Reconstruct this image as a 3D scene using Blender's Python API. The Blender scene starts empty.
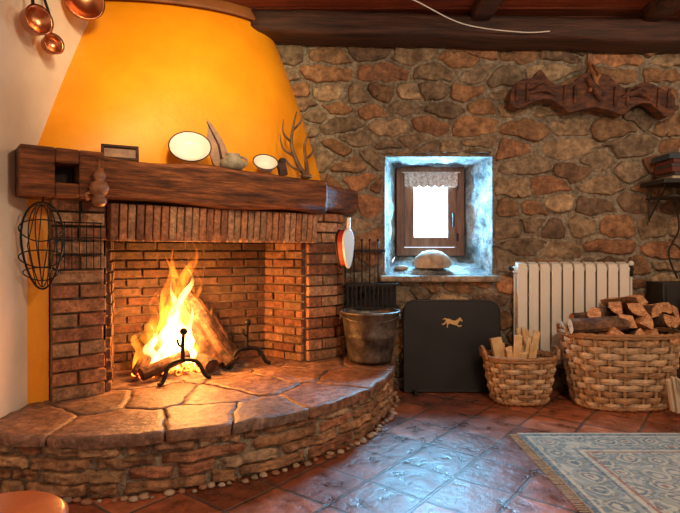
import bpy, math, random
from mathutils import Vector, Matrix, noise
random.seed(11)
R = random.uniform
S = bpy.context.scene

# ------------------------------------------------------------------ materials
def mat(name, c1, c2, scale=8, rough=.7, bump=.2, metal=0, stretch=(1,1,1), vcol=False,
        bscale=None, dist=.01, lo=.35, hi=.65, coat=0, rvar=0, rotz=0, speck=0):
    m = bpy.data.materials.new(name); m.use_nodes = True
    nt = m.node_tree; N = nt.nodes; L = nt.links
    b = N['Principled BSDF']
    tc = N.new('ShaderNodeTexCoord'); mp = N.new('ShaderNodeMapping')
    mp.vector_type='TEXTURE'
    mp.inputs['Scale'].default_value = tuple(1/s for s in stretch)
    mp.inputs['Rotation'].default_value = (0,0,rotz)
    L.new(tc.outputs['Object'], mp.inputs['Vector'])
    n1 = N.new('ShaderNodeTexNoise'); n1.inputs['Scale'].default_value = scale
    n1.inputs['Detail'].default_value = 8; n1.inputs['Roughness'].default_value = .6
    L.new(mp.outputs[0], n1.inputs['Vector'])
    cr = N.new('ShaderNodeValToRGB')
    cr.color_ramp.elements[0].position = lo; cr.color_ramp.elements[0].color = (*c1, 1)
    cr.color_ramp.elements[1].position = hi; cr.color_ramp.elements[1].color = (*c2, 1)
    L.new(n1.outputs['Fac'], cr.inputs[0])
    col = cr.outputs[0]
    if speck:
        n3 = N.new('ShaderNodeTexNoise'); n3.inputs['Scale'].default_value = speck; n3.inputs['Detail'].default_value=10
        n3.inputs['Roughness'].default_value=.75
        L.new(mp.outputs[0], n3.inputs['Vector'])
        c3 = N.new('ShaderNodeValToRGB'); c3.color_ramp.elements[0].position=.40; c3.color_ramp.elements[0].color=(.36,.33,.30,1)
        c3.color_ramp.elements[1].position=.60; c3.color_ramp.elements[1].color=(1.22,1.2,1.16,1)
        L.new(n3.outputs['Fac'], c3.inputs[0])
        mz = N.new('ShaderNodeMix'); mz.data_type='RGBA'; mz.blend_type='MULTIPLY'; mz.inputs[0].default_value=.75
        L.new(col, mz.inputs[6]); L.new(c3.outputs[0], mz.inputs[7]); col = mz.outputs[2]
    if vcol:
        at = N.new('ShaderNodeAttribute'); at.attribute_name = 'Col'
        mx = N.new('ShaderNodeMix'); mx.data_type = 'RGBA'; mx.blend_type = 'MULTIPLY'
        mx.inputs[0].default_value = 1
        L.new(col, mx.inputs[6]); L.new(at.outputs['Color'], mx.inputs[7]); col = mx.outputs[2]
    L.new(col, b.inputs['Base Color'])
    b.inputs['Roughness'].default_value = rough; b.inputs['Metallic'].default_value = metal
    if coat: b.inputs['Coat Weight'].default_value = coat
    if bump:
        n2 = N.new('ShaderNodeTexNoise'); n2.inputs['Scale'].default_value = bscale or scale*3
        n2.inputs['Detail'].default_value = 8; n2.inputs['Roughness'].default_value=.65
        L.new(mp.outputs[0], n2.inputs['Vector'])
        bp = N.new('ShaderNodeBump'); bp.inputs['Strength'].default_value = bump
        bp.inputs['Distance'].default_value = dist
        L.new(n2.outputs['Fac'], bp.inputs['Height']); L.new(bp.outputs[0], b.inputs['Normal'])
        if rvar:
            mr = N.new('ShaderNodeMapRange'); mr.inputs[3].default_value = rough-rvar; mr.inputs[4].default_value = rough+rvar
            L.new(n1.outputs['Fac'], mr.inputs[0]); L.new(mr.outputs[0], b.inputs['Roughness'])
    return m

A38=math.radians(38)
M_stone = mat('rubble_stone', (.60,.50,.42), (1.30,1.20,1.05), 9, .75, 1.0, vcol=True, bscale=18, dist=.024, speck=22)
M_mortar = mat('mortar', (.24,.19,.135), (.46,.39,.29), 11, .9, 1.0, bscale=20, dist=.035, speck=40)
M_reveal = mat('reveal_plaster_stone', (.14,.16,.17), (.55,.57,.56), 7, .8, 1.0, bscale=12, dist=.05, speck=20)
M_slab = mat('hearth_slab', (.6,.53,.5), (1.25,1.12,1.05), 6, .50, .8, vcol=True, bscale=16, dist=.014, rvar=.13, speck=24)
M_hstone = mat('hearth_face_stone', (.62,.53,.46), (1.35,1.2,1.05), 10, .7, 1.0, vcol=True, bscale=20, dist=.022, speck=26)
M_brick = mat('fire_brick', (.6,.55,.5), (1.3,1.18,1.1), 18, .8, .8, vcol=True, bscale=50, dist=.008, speck=50)
M_bmort = mat('brick_mortar', (.24,.18,.12), (.42,.31,.22), 20, .9, .5)
M_fmort = mat('sooty_mortar', (.08,.05,.035), (.22,.15,.10), 6, .9, .5)
M_soot_shade = mat('soot_and_shade', (.02,.013,.01), (.07,.04,.025), 8, .95, .3)  # soot on the firebox top, painted shade in the mantel notch
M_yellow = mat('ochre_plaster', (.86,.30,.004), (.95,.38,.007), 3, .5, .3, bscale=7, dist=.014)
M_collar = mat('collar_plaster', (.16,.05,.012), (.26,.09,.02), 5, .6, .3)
M_white = mat('lime_plaster', (.72,.61,.47), (.84,.73,.58), 3, .85, .3, bscale=16, dist=.01)
M_beam = mat('oak_mantel', (.06,.016,.006), (.40,.13,.04), 4, .48, 1.0, stretch=(.9,7,9), bscale=9, dist=.02, rvar=.1, rotz=A38, speck=12)
M_dbeam = mat('ceiling_timber', (.02,.008,.005), (.09,.032,.016), 5, .6, .8, stretch=(.5,6,6), dist=.014)
M_plank = mat('ceiling_planks', (.13,.025,.010), (.28,.065,.022), 5, .45, .3, stretch=(.5,6,6))
M_frame = mat('window_wood', (.12,.04,.018), (.28,.10,.045), 7, .5, .3, stretch=(4,4,.7))
M_yoke = mat('yoke_wood', (.04,.012,.008), (.20,.07,.03), 9, .45, .8, bscale=20, dist=.02, stretch=(1,1,3), speck=20)
M_iron = mat('black_iron', (.012,.011,.011), (.03,.027,.025), 20, .5, .3, metal=.6)
M_black = mat('black_enamel', (.010,.010,.011), (.018,.018,.02), 4, .42, .1)
M_zinc = mat('zinc_bucket', (.10,.095,.09), (.30,.27,.24), 9, .45, .4, metal=.75, speck=14)
M_rad = mat('radiator_enamel', (.78,.75,.66), (.84,.81,.72), 3, .35, 0)
M_copper = mat('copper', (.55,.20,.09), (.75,.32,.15), 6, .25, .1, metal=1)
M_wick = mat('wicker', (.65,.6,.55), (1.25,1.15,1.05), 30, .55, .4, vcol=True, stretch=(1,1,3))
M_bark = mat('bark', (.07,.035,.02), (.30,.16,.09), 10, .85, 1.0, bscale=25, dist=.02, speck=30)
M_cut = mat('split_wood', (.48,.20,.08), (.90,.50,.25), 9, .7, .5, stretch=(3,1,5), speck=25)
M_pale = mat('kindling_wood', (.62,.38,.16), (.85,.58,.30), 14, .65, .2)
M_gold = mat('brass_emblem', (.8,.5,.2), (.9,.6,.25), 6, .3, 0, metal=.5)
M_ceram = mat('white_enamel', (.82,.80,.75), (.87,.85,.80), 4, .25, 0)
M_brown = mat('carved_wood', (.16,.06,.025), (.38,.17,.07), 12, .45, .3)
M_bread = mat('pale_crust', (.30,.22,.15), (.58,.48,.36), 14, .8, .8)
M_antler = mat('antler', (.07,.03,.015), (.24,.12,.06), 14, .5, .3)
M_red = mat('red_leather', (.30,.02,.012), (.40,.04,.02), 8, .5, .2)
M_cord = mat('white_cable', (.7,.66,.6), (.75,.7,.65), 3, .5, 0)
M_ash = mat('ash_bed', (.05,.035,.03), (.30,.22,.17), 20, .95, .8)
M_orange = mat('terracotta_lacquer', (.42,.09,.025), (.55,.14,.04), 6, .3, .1)
M_peb = mat('pebble', (.7,.65,.6), (1.1,1.05,1.0), 20, .6, .3, vcol=True)
M_book = mat('book_cover', (.8,.8,.8), (1,1,1), 10, .6, 0, vcol=True)

def emis(name, col, st):
    m = bpy.data.materials.new(name); m.use_nodes = True
    b = m.node_tree.nodes['Principled BSDF']
    b.inputs['Base Color'].default_value = (.05,.01,0,1)
    nt = m.node_tree
    n = nt.nodes.new('ShaderNodeTexNoise'); n.inputs['Scale'].default_value = 25
    r = nt.nodes.new('ShaderNodeValToRGB'); r.color_ramp.elements[0].position=.45; r.color_ramp.elements[0].color=(.02,0,0,1)
    r.color_ramp.elements[1].position=.62; r.color_ramp.elements[1].color=(*col,1)
    tc = nt.nodes.new('ShaderNodeTexCoord'); nt.links.new(tc.outputs['Object'], n.inputs['Vector'])
    nt.links.new(n.outputs['Fac'], r.inputs[0]); nt.links.new(r.outputs[0], b.inputs['Emission Color'])
    b.inputs['Emission Strength'].default_value = st
    return m
M_ember = emis('embers', (1,.18,.02), 9)

def flame_mat(name, cols, st):
    m = bpy.data.materials.new(name); m.use_nodes = True
    nt = m.node_tree; N = nt.nodes; L = nt.links; N.clear()
    out = N.new('ShaderNodeOutputMaterial'); e = N.new('ShaderNodeEmission')
    tc = N.new('ShaderNodeTexCoord'); sp = N.new('ShaderNodeSeparateXYZ')
    L.new(tc.outputs['Object'], sp.inputs[0])
    mr = N.new('ShaderNodeMapRange'); mr.inputs[1].default_value=-.42; mr.inputs[2].default_value=.42
    L.new(sp.outputs['Z'], mr.inputs[0])
    cr = N.new('ShaderNodeValToRGB')
    cr.color_ramp.elements[0].color=(*cols[0],1); cr.color_ramp.elements[1].color=(*cols[-1],1)
    if len(cols)==3:
        k=cr.color_ramp.elements.new(.5); k.color=(*cols[1],1)
    L.new(mr.outputs[0], cr.inputs[0]); L.new(cr.outputs[0], e.inputs['Color'])
    mp = N.new('ShaderNodeMapping'); mp.inputs['Scale'].default_value=(13,13,3.5); L.new(tc.outputs['Object'], mp.inputs['Vector'])
    n = N.new('ShaderNodeTexNoise'); n.inputs['Scale'].default_value=1; n.inputs['Distortion'].default_value=1.2
    L.new(mp.outputs[0], n.inputs['Vector'])
    m2 = N.new('ShaderNodeMapRange'); m2.inputs[1].default_value=.36; m2.inputs[2].default_value=.64
    m2.inputs[3].default_value=st*.10; m2.inputs[4].default_value=st*1.7
    L.new(n.outputs['Fac'], m2.inputs[0]); L.new(m2.outputs[0], e.inputs['Strength'])
    L.new(e.outputs[0], out.inputs['Volume'])
    return m
M_fl1 = flame_mat('flame_outer', [(1,.28,.02),(1,.24,.015),(1,.15,.008)], 26)
M_fl2 = flame_mat('flame_inner', [(1,.68,.24),(1,.60,.17),(1,.40,.06)], 85)

# ------------------------------------------------------------------ mesh builder
class MB:
    def __init__(s): s.v=[]; s.f=[]; s.c=[]; s.m=[]; s.s=[]
    def add(s, vs, fs, col=(1,1,1), mi=0, smooth=False, M=None):
        o=len(s.v)
        for p in vs:
            p=Vector(p)
            if M is not None: p = M @ p
            s.v.append(p)
        for f in fs:
            s.f.append([i+o for i in f]); s.c.append(col); s.m.append(mi); s.s.append(smooth)
    def box(s, c, sz, M=None, col=(1,1,1), mi=0, rot=None):
        x,y,z=[a/2 for a in sz]
        vs=[Vector((i*x,j*y,k*z)) for i in(-1,1) for j in(-1,1) for k in(-1,1)]
        if rot is not None: vs=[rot@v for v in vs]
        vs=[v+Vector(c) for v in vs]
        s.add(vs,[(0,1,3,2),(4,6,7,5),(0,4,5,1),(2,3,7,6),(0,2,6,4),(1,5,7,3)],col,mi,False,M)
    def tube(s, pts, rad, seg=8, col=(1,1,1), mi=0, M=None, closed=False, flat=1.0):
        pts=[Vector(p) for p in pts]; n=len(pts)
        if not isinstance(rad,(list,tuple)): rad=[rad]*n
        vs=[]; fs=[]
        t0=(pts[1]-pts[0]).normalized()
        up=Vector((0,0,1)) if abs(t0.z)<.9 else Vector((1,0,0))
        u=(up-t0*up.dot(t0)).normalized()
        for i,p in enumerate(pts):
            if closed: t=pts[(i+1)%n]-pts[i-1]
            else: t=pts[min(i+1,n-1)]-pts[max(i-1,0)]
            t.normalize(); u=(u-t*u.dot(t)).normalized(); w=t.cross(u)
            for k in range(seg):
                a=2*math.pi*k/seg
                vs.append(p+(u*math.cos(a)+w*math.sin(a)*flat)*rad[i])
        m=n if closed else n-1
        for i in range(m):
            j=(i+1)%n
            for k in range(seg):
                k2=(k+1)%seg
                fs.append((i*seg+k,i*seg+k2,j*seg+k2,j*seg+k))
        s.add(vs,fs,col,mi,True,M)
        if not closed:
            s.add(vs[:seg],[tuple(range(seg))[::-1]],col,mi,False,M)
            s.add(vs[-seg:],[tuple(range(seg))],col,mi,False,M)
    def lathe(s, prof, M=None, seg=32, col=(1,1,1), mi=0, sx=1, sy=1):
        vs=[];fs=[];n=len(prof)
        for r,z in prof:
            for k in range(seg):
                a=2*math.pi*k/seg; vs.append((r*sx*math.cos(a),r*sy*math.sin(a),z))
        for i in range(n-1):
            for k in range(seg):
                k2=(k+1)%seg; fs.append((i*seg+k,i*seg+k2,(i+1)*seg+k2,(i+1)*seg+k))
        s.add(vs,fs,col,mi,True,M)
    def prism(s, outl, d, M=None, col=(1,1,1), mi=0):
        n=len(outl)
        vs=[(x,-d/2,z) for x,z in outl]+[(x,d/2,z) for x,z in outl]
        fs=[tuple(range(n)), tuple(range(2*n-1,n-1,-1))]
        fs+=[(i,i+n,(i+1)%n+n,(i+1)%n) for i in range(n)]
        s.add(vs,fs,col,mi,False,M)
    def ball(s, c, r, col=(1,1,1), mi=0, nz=0, seg=14, M=None):
        if not isinstance(r,(tuple,list)): r=(r,r,r)
        c=Vector(c); vs=[];fs=[];rings=seg//2+1
        for i in range(rings):
            ph=math.pi*(i/(rings-1)) 
            for k in range(seg):
                a=2*math.pi*k/seg
                d=Vector((math.sin(ph)*math.cos(a),math.sin(ph)*math.sin(a),math.cos(ph)))
                q=1+nz*noise.noise(d*1.7+c*9)
                vs.append(c+Vector((d.x*r[0],d.y*r[1],d.z*r[2]))*q)
        for i in range(rings-1):
            for k in range(seg):
                k2=(k+1)%seg; fs.append((i*seg+k,(i+1)*seg+k,(i+1)*seg+k2,i*seg+k2))
        s.add(vs,fs,col,mi,True,M)
    def obj(s, name, mats, parent=None, bevel=0, bseg=2, solid=0):
        me=bpy.data.meshes.new(name)
        xs=[v.x for v in s.v]; ys=[v.y for v in s.v]; zs=[v.z for v in s.v]
        c=Vector(((min(xs)+max(xs))/2,(min(ys)+max(ys))/2,(min(zs)+max(zs))/2))
        me.from_pydata([v-c for v in s.v],[],s.f)
        for m in mats: me.materials.append(m)
        me.polygons.foreach_set('material_index',s.m)
        me.polygons.foreach_set('use_smooth',s.s)
        ca=me.color_attributes.new('Col','FLOAT_COLOR','CORNER')
        buf=[]
        for p,col in zip(me.polygons,s.c):
            for _ in range(p.loop_total): buf+= [col[0],col[1],col[2],1]
        ca.data.foreach_set('color',buf)
        me.update()
        o=bpy.data.objects.new(name,me); o.location=c
        S.collection.objects.link(o)
        if parent is not None:
            o.parent=parent; o.matrix_parent_inverse=Matrix.Translation(-parent.location)
        if solid:
            md=o.modifiers.new('s','SOLIDIFY'); md.thickness=solid; md.offset=0
        if bevel:
            md=o.modifiers.new('b','BEVEL'); md.width=bevel; md.segments=bseg; md.limit_method='ANGLE'; md.angle_limit=.6
        return o
def empty(name, loc):
    e=bpy.data.objects.new(name,None); e.location=loc; e.empty_display_size=.1
    S.collection.objects.link(e); return e
def clip(poly,mx,my,nx,ny):
    out=[];n=len(poly)
    for i in range(n):
        a=poly[i];b=poly[(i+1)%n]
        da=(a[0]-mx)*nx+(a[1]-my)*ny; db=(b[0]-mx)*nx+(b[1]-my)*ny
        if da<=0: out.append(a)
        if (da<0<db) or (db<0<da):
            t=da/(da-db); out.append((a[0]+(b[0]-a[0])*t,a[1]+(b[1]-a[1])*t))
    return out
def voronoi(pts,bound,ay=1.0,nn=18):
    res=[]
    for i,p in enumerate(pts):
        near=sorted((q for j,q in enumerate(pts) if j!=i),key=lambda q:(q[0]-p[0])**2+((q[1]-p[1])*ay)**2)[:nn]
        poly=list(bound)
        for q in near:
            poly=clip(poly,(p[0]+q[0])/2,(p[1]+q[1])/2,q[0]-p[0],(q[1]-p[1])*ay*ay)
            if len(poly)<3: break
        res.append(poly)
    return res
def chaikin(poly,t=.25):
    out=[]
    n=len(poly)
    for i in range(n):
        a=poly[i];b=poly[(i+1)%n]
        out.append((a[0]+(b[0]-a[0])*t,a[1]+(b[1]-a[1])*t)); out.append((a[0]+(b[0]-a[0])*(1-t),a[1]+(b[1]-a[1])*(1-t)))
    return out
def resample(poly,st):
    pl=[]
    for i in range(len(poly)):
        a=poly[i];b=poly[(i+1)%len(poly)]
        nn=max(1,int(math.dist(a,b)/st))
        for j in range(nn): pl.append((a[0]+(b[0]-a[0])*j/nn,a[1]+(b[1]-a[1])*j/nn))
    return pl
def centroid(poly):
    A=cx=cy=0
    for i in range(len(poly)):
        x0,y0=poly[i];x1,y1=poly[(i+1)%len(poly)];k=x0*y1-x1*y0
        A+=k;cx+=(x0+x1)*k;cy+=(y0+y1)*k
    if abs(A)<1e-9: return poly[0][0],poly[0][1],0
    return cx/(3*A),cy/(3*A),abs(A)/2
def catmull(P,n=8):
    out=[]
    for i in range(len(P)-1):
        p0=Vector(P[max(i-1,0)]);p1=Vector(P[i]);p2=Vector(P[i+1]);p3=Vector(P[min(i+2,len(P)-1)])
        for k in range(n):
            t=k/n
            out.append(.5*((2*p1)+(p2-p0)*t+(2*p0-5*p1+4*p2-p3)*t*t+(-p0+3*p1-3*p2+p3)*t**3))
    out.append(Vector(P[-1])); return out

# ------------------------------------------------------------------ room shell
XL,XR,YB,YF,ZC=-1.505,3.6,3.77,-1.6,2.63
m=MB()
H=(.326,1.10,.82,1.674)      # window hole in the inner face
y0,y1=YB,YB+.45
def wb(xa,xb,za,zb): m.box(((xa+xb)/2,(y0+y1)/2,(za+zb)/2),(xb-xa,y1-y0,zb-za),mi=0)
wb(XL-.2,H[0]-.0,0,2.75); wb(H[1],XR+.2,0,2.75); wb(H[0],H[1],0,H[2]); wb(H[0],H[1],H[3],2.75)
# rubble stones
pal=[(.34,.22,.13),(.38,.23,.125),(.30,.24,.17),(.21,.135,.085),(.40,.31,.21),(.33,.18,.105),(.27,.215,.155),(.44,.34,.23),(.36,.21,.115),(.32,.26,.19),(.46,.24,.13),(.24,.17,.12)]
pts=[]; z=-.05
while z<2.66:
    h=R(.09,.19); x=-.95+R(0,.3)
    while x<2.95:
        w=random.choice([R(.10,.18),R(.2,.34),R(.32,.56),R(.2,.34)])*(.8+h*1.3); cx,cz=x+w/2,z+h/2+R(-.035,.035)
        pts.append((cx,cz))
        if w>.26 and R(0,1)<.25:
            pts.append((cx+w*.5,cz+h*.42)); x+=.06
        x+=w
    z+=h
pts=[p for p in pts if not (H[0]-.03<p[0]<H[1]+.03 and H[2]-.03<p[1]<H[3]+.03)]
for x in (.36,.66,1.0): pts.append((x,H[3]+.06+R(-.01,.01)))
bound=[(-1.1,-.05),(3.1,-.05),(3.1,2.75),(-1.1,2.75)]
for p,poly in zip(pts,voronoi(pts,bound,1.85,24)):
    if len(poly)<3: continue
    if H[2]-.25<p[1]<H[3]+.25 and H[0]-.45<p[0]<H[1]+.45:
        if p[0]<H[0]: poly=clip(poly,H[0]-.01,0,1,0)
        elif p[0]>H[1]: poly=clip(poly,H[1]+.01,0,-1,0)
        elif p[1]<H[2]: poly=clip(poly,0,H[2]-.03,0,1)
        elif p[1]>H[3]: poly=clip(poly,0,H[3]+.01,0,-1)
    if len(poly)<3: continue
    cx,cz,A=centroid(poly)
    if A<.002: continue
    gap=R(.008,.022)
    xs=[a for a,_ in poly];zs=[b for _,b in poly]
    kx=max(.5,1-2*gap/(max(xs)-min(xs)));kz=max(.5,1-2*gap/(max(zs)-min(zs)))
    q=[(cx+(a-cx)*kx,cz+(b-cz)*kz) for a,b in poly]
    q=chaikin(chaikin(q,R(.10,.22)),.25)
    q=resample(q,.022)
    q=[(a+.028*noise.noise((a*13,b*13,1))+.012*noise.noise((a*45,b*45,1)),b+.024*noise.noise((a*13,b*13,7))+.010*noise.noise((a*45,b*45,7))) for a,b in q]
    dep=R(.012,.036); col=random.choice(pal); f=R(.72,1.25); col=tuple(c*f for c in col)
    tx,tz=R(-.09,.09),R(-.16,.16)
    vs=[];fs=[];n=len(q)
    for sc,hh in ((1,-.4),(.99,.35),(.955,.8),(.85,.95),(.6,1.0),(.35,1.0)):
        for a,b in q:
            xx,zz=cx+(a-cx)*sc,cz+(b-cz)*sc
            d=dep*hh+ (.014*noise.noise((xx*12,zz*16,3))+.010*noise.noise((xx*32,zz*40,3))+(xx-cx)*tx+(zz-cz)*tz)*(hh>.3)
            vs.append((xx,YB-d,zz))
    vs.append((cx,YB-dep,cz))
    for i in range(5):
        for j in range(n):
            j2=(j+1)%n; fs.append((i*n+j,i*n+j2,(i+1)*n+j2,(i+1)*n+j))
    for j in range(n): fs.append((5*n+j,5*n+(j+1)%n,6*n))
    m.add(vs,fs,col,1,True)
# splayed reveal
inn=(.442,.97,.955,1.65); YW=4.10
def grid(a,b,c,d,mi,nz=.034,n=22,nn=16):
    a,b,c,d=map(Vector,(a,b,c,d)); vs=[];fs=[]
    nrm=(b-a).cross(d-a).normalized()
    for i in range(n+1):
        for j in range(nn+1):
            s,t=i/n,j/nn; p=a*(1-s)*(1-t)+b*s*(1-t)+c*s*t+d*(1-s)*t
            e=min(1,4*t,4*(1-t),6*s+.3,6*(1-s)+.3)
            p+=nrm*nz*e*(noise.noise(p*9)+.6*noise.noise(p*22)); vs.append(p)
    for i in range(n):
        for j in range(nn): k=i*(nn+1)+j; fs.append((k,k+nn+1,k+nn+2,k+1))
    m.add(vs,fs,(1,1,1),mi,True)
o_=[(H[0],YB-.012,H[2]),(H[1],YB-.012,H[2]),(H[1],YB-.012,H[3]),(H[0],YB-.012,H[3])]
i_=[(inn[0],YW+.02,inn[2]),(inn[1],YW+.02,inn[2]),(inn[1],YW+.02,inn[3]),(inn[0],YW+.02,inn[3])]
for k in range(4):
    k2=(k+1)%4; grid(o_[k],o_[k2],i_[k2],i_[k],2)
m.obj('wall_back',[M_mortar,M_stone,M_reveal])
m=MB()
m.box((.715,YB-.03,.795),(.86,.12,.045),col=(.34,.30,.25))
m.obj('window_sill',[M_slab],bevel=.012)

m=MB(); m.box((XL-.1,(YB+YF)/2,1.375),(.2,YB-YF+.4,2.75)); m.obj('wall_left',[M_white])
m=MB(); m.box((XR+.1,(YB+YF)/2,1.375),(.2,YB-YF+.4,2.75)); m.obj('wall_right',[M_white])
m=MB(); m.box(((XL+XR)/2,YF-.1,1.375),(XR-XL+.4,.2,2.75)); m.obj('wall_front',[M_white])

# floor
fm=bpy.data.materials.new('terracotta_tiles'); fm.use_nodes=True
nt=fm.node_tree;N=nt.nodes;L=nt.links;b=N['Principled BSDF']
tc=N.new('ShaderNodeTexCoord');mp=N.new('ShaderNodeMapping');mp.inputs['Rotation'].default_value=(0,0,math.radians(38))
L.new(tc.outputs['Object'],mp.inputs['Vector'])
nd=N.new('ShaderNodeTexNoise');nd.inputs['Scale'].default_value=5;L.new(mp.outputs[0],nd.inputs['Vector'])
md=N.new('ShaderNodeMix');md.data_type='VECTOR';md.inputs[0].default_value=.02
L.new(mp.outputs[0],md.inputs[4]);L.new(nd.outputs['Color'],md.inputs[5])
br=N.new('ShaderNodeTexBrick');br.offset=0;br.squash=1
br.inputs['Scale'].default_value=1;br.inputs['Brick Width'].default_value=.27;br.inputs['Row Height'].default_value=.27
br.inputs['Mortar Size'].default_value=.008;br.inputs['Mortar Smooth'].default_value=.4
br.inputs['Color1'].default_value=(.17,.042,.018,1);br.inputs['Color2'].default_value=(.44,.14,.06,1);br.inputs['Mortar'].default_value=(.11,.075,.055,1)
L.new(md.outputs[1],br.inputs['Vector'])
n1=N.new('ShaderNodeTexNoise');n1.inputs['Scale'].default_value=9;n1.inputs['Detail'].default_value=9;n1.inputs['Roughness'].default_value=.65;L.new(mp.outputs[0],n1.inputs['Vector'])
cr=N.new('ShaderNodeValToRGB');cr.color_ramp.elements[0].position=.36;cr.color_ramp.elements[0].color=(.40,.35,.33,1);cr.color_ramp.elements[1].position=.66;cr.color_ramp.elements[1].color=(1.3,1.25,1.25,1)
L.new(n1.outputs['Fac'],cr.inputs[0])
mx=N.new('ShaderNodeMix');mx.data_type='RGBA';mx.blend_type='MULTIPLY';mx.inputs[0].default_value=1
L.new(br.outputs['Color'],mx.inputs[6]);L.new(cr.outputs[0],mx.inputs[7]);L.new(mx.outputs[2],b.inputs['Base Color'])
mr=N.new('ShaderNodeMapRange');mr.inputs[1].default_value=.3;mr.inputs[2].default_value=.7;mr.inputs[3].default_value=.20;mr.inputs[4].default_value=.52;L.new(n1.outputs['Fac'],mr.inputs[0]);L.new(mr.outputs[0],b.inputs['Roughness'])
b.inputs['Specular IOR Level'].default_value=.9
ma=N.new('ShaderNodeMath');ma.operation='MULTIPLY_ADD';ma.inputs[1].default_value=-1.2;L.new(br.outputs['Fac'],ma.inputs[0]);L.new(n1.outputs['Fac'],ma.inputs[2])
bp=N.new('ShaderNodeBump');bp.inputs['Strength'].default_value=.7;bp.inputs['Distance'].default_value=.016;L.new(ma.outputs[0],bp.inputs['Height']);L.new(bp.outputs[0],b.inputs['Normal'])
m=MB(); m.box(((XL+XR)/2,(YB+YF)/2+.1,-.05),(XR-XL+.4,YB-YF+.6,.1)); m.obj('floor',[fm])
# ceiling of planks
m=MB(); y=YF-.1
m.box(((XL+XR)/2,(YB+YF)/2,ZC+.09),(XR-XL+.4,YB-YF+.6,.06))
while y<YB+.1:
    m.box(((XL+XR)/2,y+.065,ZC+.03),(XR-XL+.4,.122,.06)); y+=.13
m.obj('ceiling',[M_plank],bevel=.006)
def loft_beam(mb,a,b,w0,w1,za,zb,n=30,amp=.012,mi=0,seed=0,dv=Vector((0,1,0)),rad=.03,dz=0):
    a=Vector(a);b=Vector(b);vs=[];fs=[]
    sec=[]
    for (x,z,sx,sz) in ((w0,za,1,1),(w1,za,-1,1),(w1,zb,-1,-1),(w0,zb,1,-1)):
        if (sx,sz) in ((1,1),(-1,-1)): ps=[(0,1),(.3,.3),(1,0)]
        else: ps=[(1,0),(.3,.3),(0,1)]
        for (p,q) in ps: sec.append((x+sx*rad*p,z+sz*rad*q))
    full=[]
    for i in range(len(sec)):
        p,q=sec[i],sec[(i+1)%len(sec)]
        full.append(p)
        if math.dist(p,q)>rad*1.6:
            for t in (.25,.5,.75): full.append((p[0]+(q[0]-p[0])*t,p[1]+(q[1]-p[1])*t))
    k=len(full)
    for i in range(n+1):
        t=i/n;c=a.lerp(b,t)
        for (w,z) in full:
            p=c+dv*w+Vector((0,0,z+dz*t))
            q=Vector((p.x*2.2,p.y*2.2,p.z*9+seed))
            p=p+dv*(amp*noise.noise(q))+Vector((0,0,amp*noise.noise(q+Vector((9,3,1)))))
            vs.append(p)
    for i in range(n):
        for j in range(k):
            j2=(j+1)%k; fs.append((i*k+j,i*k+j2,(i+1)*k+j2,(i+1)*k+j))
    fs.append(tuple(range(k))[::-1]); fs.append(tuple(range(n*k,n*k+k)))
    mb.add(vs,fs,(1,1,1),mi,True)
m=MB(); loft_beam(m,(-.60,3.5,2.485),(XR,3.5,2.485),0,.25,0,.155,n=50,amp=.02,dz=-.12)
m.obj('ceiling_beam',[M_dbeam])
m=MB(); loft_beam(m,(.95,2.2,2.54),(.95,3.5,2.54),-.07,.07,0,.12,n=12,amp=.01,dv=Vector((1,0,0)))
loft_beam(m,(2.1,2.2,2.54),(2.1,3.5,2.54),-.07,.07,0,.12,n=12,amp=.01,dv=Vector((1,0,0)),seed=4)
m.obj('ceiling_joists',[M_dbeam])
m=MB(); m.tube(catmull([(.15,3.1,2.60),(.45,3.2,2.54),(.8,3.38,2.47),(1.2,3.46,2.45),(1.40,3.47,2.46)],8),.004,6)
m.obj('electric_cable',[M_cord])

# ------------------------------------------------------------------ window
m=MB(); Y=YW
def bar(xa,xb,za,zb,yc,d,mi=0): m.box(((xa+xb)/2,yc,(za+zb)/2),(xb-xa,d,zb-za),mi=mi)
xa,xb,za,zb=inn
bar(xa,xa+.06,za,zb,Y,.08);bar(xb-.06,xb,za,zb,Y,.08);bar(xa+.06,xb-.06,za,za+.065,Y,.08);bar(xa+.06,xb-.06,zb-.055,zb,Y,.08)
c=(xa+.063,xb-.063,za+.068,zb-.058)
bar(c[0],c[0]+.07,c[2],c[3],Y-.03,.05);bar(c[1]-.07,c[1],c[2],c[3],Y-.03,.05);bar(c[0]+.07,c[1]-.07,c[2],c[2]+.075,Y-.03,.05);bar(c[0]+.07,c[1]-.07,c[3]-.055,c[3],Y-.03,.05)
m.box((c[1]-.03,Y-.07,1.27),(.018,.03,.03),mi=1);m.box((c[1]-.03,Y-.085,1.23),(.015,.012,.1),mi=1)
m.box((xb-.055,Y-.05,1.5),(.015,.02,.06),mi=1);m.box((xb-.055,Y-.05,1.1),(.015,.02,.06),mi=1)
gm=bpy.data.materials.new('glass');gm.use_nodes=True;g=gm.node_tree;g.nodes.clear()
o=g.nodes.new('ShaderNodeOutputMaterial');t=g.nodes.new('ShaderNodeBsdfTransparent');gl=g.nodes.new('ShaderNodeBsdfGlossy');gl.inputs['Roughness'].default_value=.02
ms=g.nodes.new('ShaderNodeMixShader');ms.inputs[0].default_value=.05;g.links.new(t.outputs[0],ms.inputs[1]);g.links.new(gl.outputs[0],ms.inputs[2]);g.links.new(ms.outputs[0],o.inputs[0])
m.box(((c[0]+c[1])/2,Y-.02,(c[2]+c[3])/2),(c[1]-c[0]-.12,.004,c[3]-c[2]-.1),mi=2)
m.obj('window_1',[M_frame,M_iron,gm],bevel=.005)
lm=mat('lace',(.40,.24,.17),(.80,.68,.60),60,.9,0)
m=MB(); vs=[];fs=[];n=60
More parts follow.
